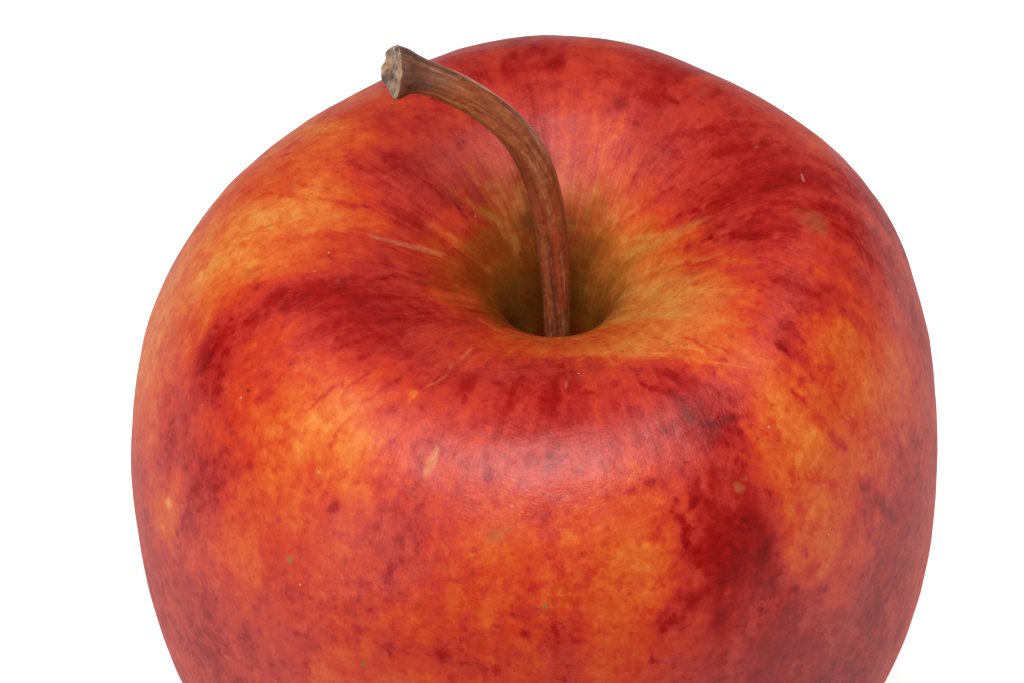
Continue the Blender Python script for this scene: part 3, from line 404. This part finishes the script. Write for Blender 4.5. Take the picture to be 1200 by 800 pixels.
([[-0.067, 0.184, 0.67], [-0.038, 0.125, 0.616]], 0.0124, 0.21, 'y'),
([[-0.102, 0.271, 0.732], [-0.074, 0.243, 0.708]], 0.0093, 0.168, 'y'),
([[-0.095, 0.183, 0.68], [-0.059, 0.142, 0.642]], 0.0093, 0.21, 'y'),
([[-0.043, 0.254, 0.707], [-0.029, 0.213, 0.677]], 0.0124, 0.147, 'y'),
([[-0.257, 0.112, 0.735], [-0.175, 0.103, 0.686]], 0.0123, 0.105, 'y'),
([[-0.219, 0.232, 0.755], [-0.168, 0.207, 0.723]], 0.0093, 0.105, 'y'),
([[-0.053, 0.227, 0.692], [-0.041, 0.188, 0.665]], 0.0124, 0.168, 'y'),
([[-0.07, -0.219, 0.69], [-0.02, -0.212, 0.674], [0.03, -0.225, 0.678]], 0.0075, 0.147, 'y'),
([[0.079, -0.24, 0.691], [0.13, -0.216, 0.684], [0.179, -0.214, 0.7]], 0.009, 0.30000000000000004, 'y'),
([[-0.131, -0.154, 0.682], [-0.07, -0.206, 0.683]], 0.009, 0.126, 'y'),
([[0.214, -0.021, 0.631], [0.269, -0.06, 0.689], [0.324, -0.097, 0.743], [0.378, -0.127, 0.791]], 0.0299, 0.45, 'y'),
([[0.191, -0.137, 0.66], [0.239, -0.183, 0.713], [0.287, -0.227, 0.763], [0.334, -0.257, 0.8], [0.383, -0.278, 0.828]], 0.0235, 0.42, 'y'),
([[0.214, 0.091, 0.652], [0.26, 0.084, 0.684], [0.308, 0.074, 0.72], [0.354, 0.065, 0.756]], 0.0264, 0.4, 'y'),
([[0.154, 0.17, 0.661], [0.215, 0.208, 0.712]], 0.0206, 0.15, 'y'),
([[0.309, -0.133, 0.742], [0.359, -0.186, 0.792], [0.41, -0.222, 0.829], [0.461, -0.245, 0.851]], 0.0235, 0.15, 'y'),
([[-0.05, -0.225, 0.689], [0.0, -0.206, 0.667], [0.05, -0.202, 0.662], [0.1, -0.226, 0.684], [0.148, -0.269, 0.726]], 0.0099, 0.2, 'y'),
([[-0.106, 0.179, 0.683], [-0.089, 0.156, 0.664]], 0.0052, 0.3, 'b'),
([[-0.115, 0.231, 0.714], [-0.083, 0.206, 0.688]], 0.0062, 0.3, 'b'),
([[-0.187, 0.179, 0.72], [-0.156, 0.16, 0.697]], 0.0062, 0.25, 'b'),
([[-0.145, 0.253, 0.737], [-0.124, 0.225, 0.714]], 0.0062, 0.25, 'b'),
([[-0.206, 0.077, 0.698], [-0.164, 0.075, 0.673]], 0.0082, -0.15, 'b'),
([[-0.054, 0.288, 0.732], [-0.029, 0.257, 0.706]], 0.0052, 0.2, 'b'),
([[-0.057, 0.156, 0.65], [-0.057, 0.156, 0.65]], 0.0041, 0.5, 'k'),
([[0.303, 0.073, 0.715], [0.303, 0.073, 0.715]], 0.0033, 0.6, 'k'),
([[0.271, 0.077, 0.691], [0.271, 0.077, 0.691]], 0.0033, 0.6, 'k'),
([[0.304, -0.091, 0.725], [0.304, -0.091, 0.725]], 0.005, 0.35, 'k'),
([[0.251, -0.12, 0.692], [0.251, -0.12, 0.692]], 0.007, 0.3, 't'),
([[0.391, -0.016, 0.786], [0.391, -0.016, 0.786]], 0.0101, 0.2, 'b'),
([[0.418, -0.005, 0.805], [0.418, -0.005, 0.805]], 0.009, 0.2, 'b'),
([[0.293, 0.038, 0.703], [0.352, 0.015, 0.753]], 0.0061, 0.2, 'b'),
([[0.331, -0.035, 0.738], [0.38, -0.071, 0.783], [0.426, -0.098, 0.82]], 0.008, 0.18, 'b'),
([[0.235, 0.173, 0.702], [0.297, 0.186, 0.746]], 0.0082, 0.15, 'b'),
([[0.375, -0.2, 0.806], [0.427, -0.238, 0.838], [0.478, -0.263, 0.855]], 0.0078, 0.12, 'b'),
([[0.048, 0.355, 0.77], [0.053, 0.301, 0.735]], 0.0124, 0.08, 'b'),
([[-0.013, 0.413, 0.802], [0.029, 0.337, 0.758]], 0.0166, 0.1, 'b'),
([[0.277, 0.305, 0.791], [0.251, 0.263, 0.76], [0.225, 0.223, 0.726]], 0.0103, 0.15, 'b'),
]
SKIN = .655                                  # reflectance of the skin against the readings
def col_dens():
    # finer columns round the front (theta = -pi/2)
    u = np.linspace(-math.pi, math.pi, 4001)
    w = 1/(.28 + sstep(1.5, 2.3, np.abs(u)) * .6)
    c = np.r_[0, np.cumsum((w[1:] + w[:-1])/2)]; c /= c[-1]
    return np.interp(np.arange(NC)/NC, c, u) - math.pi/2
NC, NRW = 1300, 740
th = col_dens()
tt = np.linspace(0, 1, 2001)
w = 1.0 - .7*sstep(.72, .8, tt)
c = np.r_[0, np.cumsum((w[1:] + w[:-1])/2)]; c /= c[-1]
tr = np.interp(np.linspace(0, 1, NRW), c, tt)
rz = spline(PROF, NRW, tr); rz[:, 0] = np.maximum(rz[:, 0], 0)
P = apple_shape(th, rz).astype(np.float64)

# --- slow lumps of the flesh
G = np.cross(np.roll(P, -1, 1) - np.roll(P, 1, 1), np.gradient(P, axis=0))
G /= np.linalg.norm(G, axis=-1, keepdims=True) + 1e-12
if (G[NRW//2]*P[NRW//2]).sum() < 0: G = -G
P0 = P
P = P + G*(fbm(P*3.1, 2, 5)*.004 + fbm(P*11., 2, 9)*.0011)[..., None]*sstep(.1, .5, rz[:, 0])[:, None, None]

# --- blush field
CT, ST = np.cos(th)[None, :], np.sin(th)[None, :]
S = tr[:, None]*4.0
def streak(F, f, seed, octv=3):
    # stripes that run from the stem hollow to the calyx
    w = vnoise(P0*2.2, seed+50)*.09 + vnoise(P0*7, seed+51)*.035
    return fbm(np.stack(np.broadcast_arrays(np.cos(th+w)*F, np.sin(th+w)*F, S*f), -1), octv, seed)
sub = (slice(None, None, 6), slice(None, None, 6))
Q = P0[::6, ::6].reshape(-1, 3)
sm = np.array(SAMPLES)
num = np.full(len(Q), .66*.02); den = np.full(len(Q), .02)
for a in sm:
    k = np.exp(-((Q - a[:3])**2).sum(1)/.068**2)
    num += k*a[3]; den += k
coarse = (num/den).reshape(P0[::6, ::6].shape[:2])
wr = vnoise(P0*9, 31)*1.2 + fbm(P0*22, 3, 33)*1.3
wc = vnoise(P0*9, 37)*1.2 + fbm(P0*22, 3, 39)*1.3
ri = np.clip(np.arange(NRW)[:, None]/6 + wr, 0, coarse.shape[0] - 1.001)
ci = (np.arange(NC)[None, :]/6 + wc) % coarse.shape[1]
r0 = ri.astype(int); c0 = ci.astype(int) % coarse.shape[1]; c1 = (c0 + 1) % coarse.shape[1]
fr = ri - r0; fc = ci - np.floor(ci)
B = (coarse[r0, c0]*(1-fr) + coarse[r0+1, c0]*fr)*(1-fc) + (coarse[r0, c1]*(1-fr) + coarse[r0+1, c1]*fr)*fc

R = rz[:, 0:1]; Zr = rz[:, 1:2]
top = sstep(.1, .6, Zr)                                   # shoulder and hollow: stripes; flanks: mottling
fade = sstep(.08, .3, R)
top = top*(.25 + .75*(1 - sstep(.45, .85, R)))
B = B + (streak(13, 1.5, 101)*.07 + streak(38, 3.5, 111)*.065*(.7 + .6*fbm(P0*8, 2, 118)))*(.12 + .88*top*(.55 + .45*(1 - sstep(.3, .55, R))))*fade
shl = sstep(.32, .6, R)*sstep(-.2, .5, Zr)                  # long soft bands over the shoulder
B = B + (streak(7, .7, 181, 4)*.10 + streak(24, 1.4, 186, 3)*.06)*shl
B = B + streak(95, 8, 121, 3)*.05*(.7 + .7*fbm(P0*9, 2, 128))*(.25 + .75*top)*fade
B = B + fbm(P0*13, 5, 131, .6)*.10*(1.1 - .5*top) + fbm(P0*60, 4, 141, .65)*.07
# crisp red blots and orange flecks on the flanks, thin dark scuffs in a few places
fl = (1 - .6*top)*fade
n1 = fbm(P0*38, 4, 151, .62); n2 = fbm(P0*30, 4, 156, .62); n3 = fbm(P0*7, 2, 159)
B = B + .15*sstep(.30, .46, n1 + .25*n3)*fl - .08*sstep(.32, .5, n2 - .2*n3)*fl
# marks
mk = {k: np.zeros(B.shape, np.float32) for k in 'kpgty'}
scuff = 1 - np.abs(fbm(P0*np.array([24, 24, 30]), 3, 161))
mk['k'] = (sstep(.955, .995, scuff)*sstep(.15, .5, fbm(P0*6, 3, 166))*.38*fade).astype(np.float32)
PW = P0 + np.stack([fbm(P0*30, 2, 61), fbm(P0*30, 2, 67), fbm(P0*30, 2, 71)], -1)*.006
flat = PW.reshape(-1, 3); Bf = B.reshape(-1)
rag = (fbm(P0*34, 4, 171, .65)*1.0).reshape(-1)
rng = np.random.default_rng(7)
spots = []
for i in range(420):                                      # small red freckles and pin-prick lenticels, everywhere
    p = P0[rng.integers(int(NRW*.25), NRW*95//100), rng.integers(NC)]
    s = rng.uniform(.003, .009)
    spots.append(([p, p + rng.normal(0, .006, 3)], s, rng.uniform(.1, .28), 'b'))
for i in range(120):
    p = P0[rng.integers(int(NRW*.2), NRW*95//100), rng.integers(NC)]
    spots.append(([p, p + rng.normal(0, .006, 3)], rng.uniform(.0025, .0045), rng.uniform(.25, .6), 'kkgp'[rng.integers(4)]))
for pts, hw, val, kind in STROKES + spots:
    pts = np.array(pts)
    lo, hi = pts.min(0) - 3*hw, pts.max(0) + 3*hw
    idx = np.where(((flat > lo) & (flat < hi)).all(1))[0]
    if not len(idx): continue
    q = flat[idx]; d = np.full(len(idx), 9.)
    n = len(pts) - 1
    for i in range(n):
        a, b = pts[i], pts[i+1]; ab = b - a; L = (ab**2).sum() + 1e-12
        u = np.clip(((q - a)@ab)/L, 0, 1)
        s = (i + u)/n; tap = .45 + .55*np.sin(np.clip(s, .0, 1)*math.pi)
        d = np.minimum(d, np.linalg.norm(q - a - u[:, None]*ab, axis=1)/(tap if n > 1 or L > hw*hw*4 else 1))
    k = np.exp(-(d/hw)**2*1.1) if kind in 'by' else 1 - sstep(.4, 1.2, d/hw)
    if kind == 'b' and hw > .007: k = np.clip(k*(1 + rag[idx]), 0, 1)
    if kind == 'b': Bf[idx] += k*val
    else:
        m = mk[kind].reshape(-1); m[idx] = np.maximum(m[idx], k*val)
B = np.clip(Bf.reshape(B.shape), 0, 1.35)

RAMP = np.array([(0, 228, 144, 66), (.2, 225, 116, 48), (.4, 217, 91, 36), (.6, 206, 60, 30), (.75, 188, 48, 37), (.9, 164, 18, 14), (1.1, 140, 2, 2), (1.35, 112, 0, 0)], float)
lin = srgb(*RAMP[:, 1:].T).T*SKIN
C = np.stack([np.interp(B, RAMP[:, 0], lin[:, i]) for i in range(3)], -1)
# olive ground colour down the stem hollow, darkened to paint in its shade
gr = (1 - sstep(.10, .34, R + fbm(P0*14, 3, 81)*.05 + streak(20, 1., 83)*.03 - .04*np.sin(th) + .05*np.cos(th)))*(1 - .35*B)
side = sstep(-.4, .7, np.cos(th + .5))[None, :, None]       # left wall greener with painted shade, right wall tan
olive_shade = (srgb(48, 30, 3)*(1 - side) + srgb(104, 64, 14)*side)*SKIN
C = C*(1 - .85*gr[..., None]) + olive_shade*(.85*gr[..., None])
for k, rgb in (('k', (70, 26, 20)), ('p', (214, 146, 104)), ('g', (146, 104, 60)), ('t', (206, 122, 66)), ('y', (216, 148, 72))):
    C = C*(1 - mk[k][..., None]) + srgb(*rgb)*SKIN*mk[k][..., None]

def skin_material():
    m = bpy.data.materials.new('apple_skin'); m.use_nodes = True
    nt = m.node_tree; N = nt.nodes; Lk = nt.links.new
    b = N['Principled BSDF']
    at = N.new('ShaderNodeAttribute'); at.attribute_name = 'pigment'
    uv = N.new('ShaderNodeAttribute'); uv.attribute_name = 'stripe'
    tc = N.new('ShaderNodeTexCoord')
    def noise(src, scale, detail, rough=.6):
        n = N.new('ShaderNodeTexNoise'); n.inputs['Scale'].default_value = scale
        n.inputs['Detail'].default_value = detail; n.inputs['Roughness'].default_value = rough
        Lk(src, n.inputs['Vector']); return n
    def mapr(src, a, c, lo, hi):
        n = N.new('ShaderNodeMapRange'); n.inputs[1].default_value = a; n.inputs[2].default_value = c
        n.inputs[3].default_value = lo; n.inputs[4].default_value = hi; Lk(src, n.inputs[0]); return n.outputs[0]
    def mix(f, c1, c2, mode='MIX'):
        n = N.new('ShaderNodeMix'); n.data_type = 'RGBA'; n.blend_type = mode
        if isinstance(f, float): n.inputs[0].default_value = f
        else: Lk(f, n.inputs[0])
        for s, i in ((c1, 6), (c2, 7)):
            if isinstance(s, tuple): n.inputs[i].default_value = s
            else: Lk(s, n.inputs[i])
        return n.outputs[2]
    obj = tc.outputs['Object']
    fine = noise(obj, 1500, 6, .75)
    mott = noise(obj, 650, 6, .72)
    g = N.new('ShaderNodeCombineColor')
    for i, (k1, k2) in enumerate(((.09, .07), (.20, .34), (.16, .30))):
        s1 = mapr(fine.outputs[0], .3, .7, 1 - k1, 1 + k1); s2 = mapr(mott.outputs[0], .3, .7, 1 - k2, 1 + k2)
        mu = N.new('ShaderNodeMath'); mu.operation = 'MULTIPLY'; Lk(s1, mu.inputs[0]); Lk(s2, mu.inputs[1]); Lk(mu.outputs[0], g.inputs[i])
    col = mix(1.0, at.outputs['Color'], g.outputs[0], 'MULTIPLY')
    # pale waxy flecks and tiny dark lenticels
    v = N.new('ShaderNodeTexVoronoi'); v.inputs['Scale'].default_value = 520; Lk(obj, v.inputs['Vector'])
    sep = N.new('ShaderNodeSeparateColor'); Lk(v.outputs['Color'], sep.inputs[0])
    def dots(lo, hi, r):
        a = N.new('ShaderNodeMath'); a.operation = 'LESS_THAN'; a.inputs[1].default_value = hi; Lk(sep.outputs[0], a.inputs[0])
        a2 = N.new('ShaderNodeMath'); a2.operation = 'GREATER_THAN'; a2.inputs[1].default_value = lo; Lk(sep.outputs[0], a2.inputs[0])
        d = mapr(v.outputs['Distance'], r*.6, r, 1, 0)
        p1 = N.new('ShaderNodeMath'); p1.operation = 'MULTIPLY'; Lk(a.outputs[0], p1.inputs[0]); Lk(a2.outputs[0], p1.inputs[1])
        p2 = N.new('ShaderNodeMath'); p2.operation = 'MULTIPLY'; Lk(p1.outputs[0], p2.inputs[0]); Lk(d, p2.inputs[1])
        return p2.outputs[0]
    def scaled(x, f):
        n = N.new('ShaderNodeMath'); n.operation = 'MULTIPLY'; n.inputs[1].default_value = f; Lk(x, n.inputs[0]); return n.outputs[0]
    col = mix(scaled(dots(0, .16, .055), .65), col, (.62, .40, .30, 1))
    col = mix(scaled(dots(.5, .6, .11), .5), col, (.09, .012, .012, 1))
    Lk(col, b.inputs['Base Color'])
    # relief: fine leathery grain and stripes
    n1 = noise(obj, 850, 6, .7); n2 = noise(uv.outputs['Vector'], 45, 5, .65)
    ad = N.new('ShaderNodeMath'); ad.operation = 'ADD'; Lk(n1.outputs[0], ad.inputs[0]); Lk(scaled(n2.outputs[0], .45), ad.inputs[1])
    bp = N.new('ShaderNodeBump'); bp.inputs['Strength'].default_value = .8; bp.inputs['Distance'].default_value = .00012
    Lk(ad.outputs[0], bp.inputs['Height']); Lk(bp.outputs[0], b.inputs['Normal'])
    Lk(mapr(noise(obj, 300, 4).outputs[0], .3, .7, .27, .38), b.inputs['Roughness'])
    # thin broken wax over a leathery skin: part bare, part waxed, a trace of even gloss
    rg = b.inputs['Roughness'].links[0].from_socket
    b.inputs['Specular IOR Level'].default_value = 0
    b2 = N.new('ShaderNodeBsdfPrincipled'); b2.inputs['Specular IOR Level'].default_value = .5
    gl = N.new('ShaderNodeBsdfGlossy'); gl.inputs['Color'].default_value = (1, 1, 1, 1)
    Lk(col, b2.inputs['Base Color'])
    for s in (b2, gl): Lk(rg, s.inputs['Roughness']); Lk(bp.outputs[0], s.inputs['Normal'])
    m1 = N.new('ShaderNodeMixShader'); m1.inputs[0].default_value = .21; Lk(b.outputs[0], m1.inputs[1]); Lk(b2.outputs[0], m1.inputs[2])
    ru = N.new('ShaderNodeAttribute'); ru.attribute_name = 'hollow_mask'      # the hollow is dull, without wax
    Lk(mapr(ru.outputs['Fac'], 0, .6, .19, .04), m1.inputs[0])
    m2 = N.new('ShaderNodeMixShader'); Lk(mapr(ru.outputs['Fac'], 0, .6, .013, .001), m2.inputs[0]); Lk(m1.outputs[0], m2.inputs[1]); Lk(gl.outputs[0], m2.inputs[2])
    Lk(m2.outputs[0], N['Material Output'].inputs['Surface'])
    return m
STR = np.stack(np.broadcast_arrays(np.cos(th)*1.0, np.sin(th)*1.0, S*.12), -1)
local = P*R0; local[..., 2] += Z0
grid_mesh('skin', local, skin_material(), root, cols={'pigment': C, 'stripe': STR, 'hollow_mask': gr})

# ---------------------------------------------------------------- the stem
def stem_frames(n):
    A = np.array(STEM); q = spline(A, n)
    T = np.gradient(q[:, :3], axis=0); T /= np.linalg.norm(T, axis=1, keepdims=True)
    up = np.array([0., 1., 0.]); Us, Ws = [], []
    for t in T:
        u = up - t*(up@t); u /= np.linalg.norm(u); up = u
        Us.append(u); Ws.append(np.cross(t, u))
    return q, T, np.array(Us), np.array(Ws)
n_r, n_c = 260, 120
q, T, U, W = stem_frames(n_r)
ph = np.linspace(0, 2*math.pi, n_c, endpoint=False)
u = np.linspace(0, 1, n_r)[:, None]
circ = np.stack(np.broadcast_arrays(np.cos(ph)[None]*1.0, np.sin(ph)[None]*1.0, u*5), -1)
tw = circ.copy(); a = ph[None] + u*1.3
tw = np.stack([np.cos(a), np.sin(a), np.broadcast_to(u*4, a.shape)], -1)
rid = fbm(tw*np.array([1.7, 1.7, .5]), 2, 201)
fin = fbm(tw*np.array([6, 6, 1.1]), 4, 205, .6)
lum = fbm(tw*np.array([1.5, 1.5, 3]), 3, 209)
mot = fbm(tw*np.array([3, 3, 5]), 4, 215, .6)
end = sstep(.92, 1, u)
rad = q[:, 3:4]*(.96 + .08*end)*(1 + rid*.05 + fin*.011 + lum*.04)
rad = rad*(1 + end*(fbm(tw*np.array([1.3, 1.3, 2.]), 3, 231)*.12))
rad0 = rad
cdir = np.array(CAM_POS)/np.linalg.norm(CAM_POS)
dirs = np.cos(ph)[None, :, None]*U[:, None] + np.sin(ph)[None, :, None]*W[:, None]
lip = sstep(.965, .99, u)*np.clip(-(dirs@np.array([0., -.68, .73])) + .1, 0, 1)**2*.26 + sstep(.955, .985, u)*np.clip(dirs@np.array([0., -.68, .73]), 0, 1)**3*.12
rad = rad*(1 + lip)                                            # swollen rim of the torn end
X = q[:, None, :3] + rad[..., None]*dirs
# the stem was torn off obliquely: the near side ends earlier
slant = -(dirs@(cdir*.9 + np.array([0., .15, -.6])))*rad*sstep(.93, 1, u)*.42
X = X + T[:, None]*slant[..., None]
belly = sstep(-.3, .8, dirs[..., 2]*-1)*sstep(.5, .8, u)       # tan underside of the upper bend
val = .47 + .15*fin + .10*rid + .15*mot
SR = np.array([(0, 60, 34, 24), (.3, 104, 52, 30), (.5, 134, 70, 38), (.75, 156, 90, 52), (1.1, 182, 128, 90)], float)
sl = srgb(*SR[:, 1:].T).T*.9
CS = np.stack([np.interp(val, SR[:, 0], sl[:, i]) for i in range(3)], -1)
CS = CS*(1 - .6*belly[..., None]) + srgb(158, 98, 46)*.9*(.8 + .5*mot[..., None])*.6*belly[..., None]
reds = sstep(0, .8, lum + .4)*(1 - .6*sstep(.4, .65, u))*.55
CS = CS*(1 - reds[..., None]) + srgb(138, 52, 30)*.9*reds[..., None]
grey = np.clip(sstep(.84, .97, u)*(.8 + .6*mot)*(1 - belly*.7), 0, 1)*.85
CS = CS*(1 - grey[..., None]) + srgb(72, 58, 52)*.8*grey[..., None]
left = np.clip(-dirs[..., 0], 0, 1)**2*(1 - sstep(.45, .65, u))*.3*(.6 + fin)        # paler left side of the lower stem
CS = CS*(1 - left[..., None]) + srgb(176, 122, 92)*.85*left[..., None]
pale = sstep(.45, .8, fbm(tw*np.array([11, 11, 1.6]), 3, 261))*.35      # bleached fibres
CS = CS*(1 - pale[..., None]) + srgb(190, 150, 120)*.8*pale[..., None]
CS = np.clip(CS, .004, 1)
def stem_material(name):
    m = bpy.data.materials.new(name); m.use_nodes = True
    nt = m.node_tree; N = nt.nodes; Lk = nt.links.new; b = N['Principled BSDF']
    at = N.new('ShaderNodeAttribute'); at.attribute_name = 'pigment'
    tc = N.new('ShaderNodeTexCoord')
    n = N.new('ShaderNodeTexNoise'); n.inputs['Scale'].default_value = 1500; n.inputs['Detail'].default_value = 4; Lk(tc.outputs['Object'], n.inputs['Vector'])
    mr = N.new('ShaderNodeMapRange'); mr.inputs[1].default_value = .3; mr.inputs[2].default_value = .7; mr.inputs[3].default_value = .75; mr.inputs[4].default_value = 1.25
    Lk(n.outputs[0], mr.inputs[0])
    g = N.new('ShaderNodeCombineColor')
    for i in range(3): Lk(mr.outputs[0], g.inputs[i])
    mx = N.new('ShaderNodeMix'); mx.data_type = 'RGBA'; mx.blend_type = 'MULTIPLY'; mx.inputs[0].default_value = 1
    Lk(at.outputs['Color'], mx.inputs[6]); Lk(g.outputs[0], mx.inputs[7]); Lk(mx.outputs[2], b.inputs['Base Color'])
    bp = N.new('ShaderNodeBump'); bp.inputs['Strength'].default_value = .5; bp.inputs['Distance'].default_value = .0001
    Lk(n.outputs[0], bp.inputs['Height']); Lk(bp.outputs[0], b.inputs['Normal'])
    b.inputs['Roughness'].default_value = .42; b.inputs['Specular IOR Level'].default_value = .3
    return m
def tolocal(A):
    X = A*R0; X[..., 2] += Z0; return X
stem = grid_mesh('stem', tolocal(X), stem_material('dry_stem'), root, cols={'pigment': CS})
# torn end face: starts at the stem's last ring and closes inwards, slightly hollow and lumpy
m_r = 40
v = np.linspace(0, 1, m_r)[:, None]
cen = q[-1, :3]; Tn = T[-1]
edge = X[-1].copy()
F = cen + (edge - cen)[None]*(1 - v[..., None])
lump = fbm(F*np.array([26, 26, 26]), 3, 241)
h = .014*np.sin(np.minimum(v*3, 1)*math.pi/2) - .007*sstep(.35, .9, v) + lump*.013*sstep(0, .25, v)
nrm = Tn + cdir*.2; nrm /= np.linalg.norm(nrm)
F = F + nrm*h[..., None]
fc = .5 + .5*fbm(F*40, 3, 251)
FR = np.array([(0, 62, 52, 48), (.45, 112, 90, 74), (.7, 160, 124, 92), (1, 184, 146, 110)], float); fl = srgb(*FR[:, 1:].T).T*.72
CF = np.stack([np.interp(fc, FR[:, 0], fl[:, i]) for i in range(3)], -1)
tip = grid_mesh('torn_end', tolocal(F), stem_material('dry_stem_end'), stem, cols={'pigment': CF})
tip['label'] = 'beige grey torn end face of the stem'
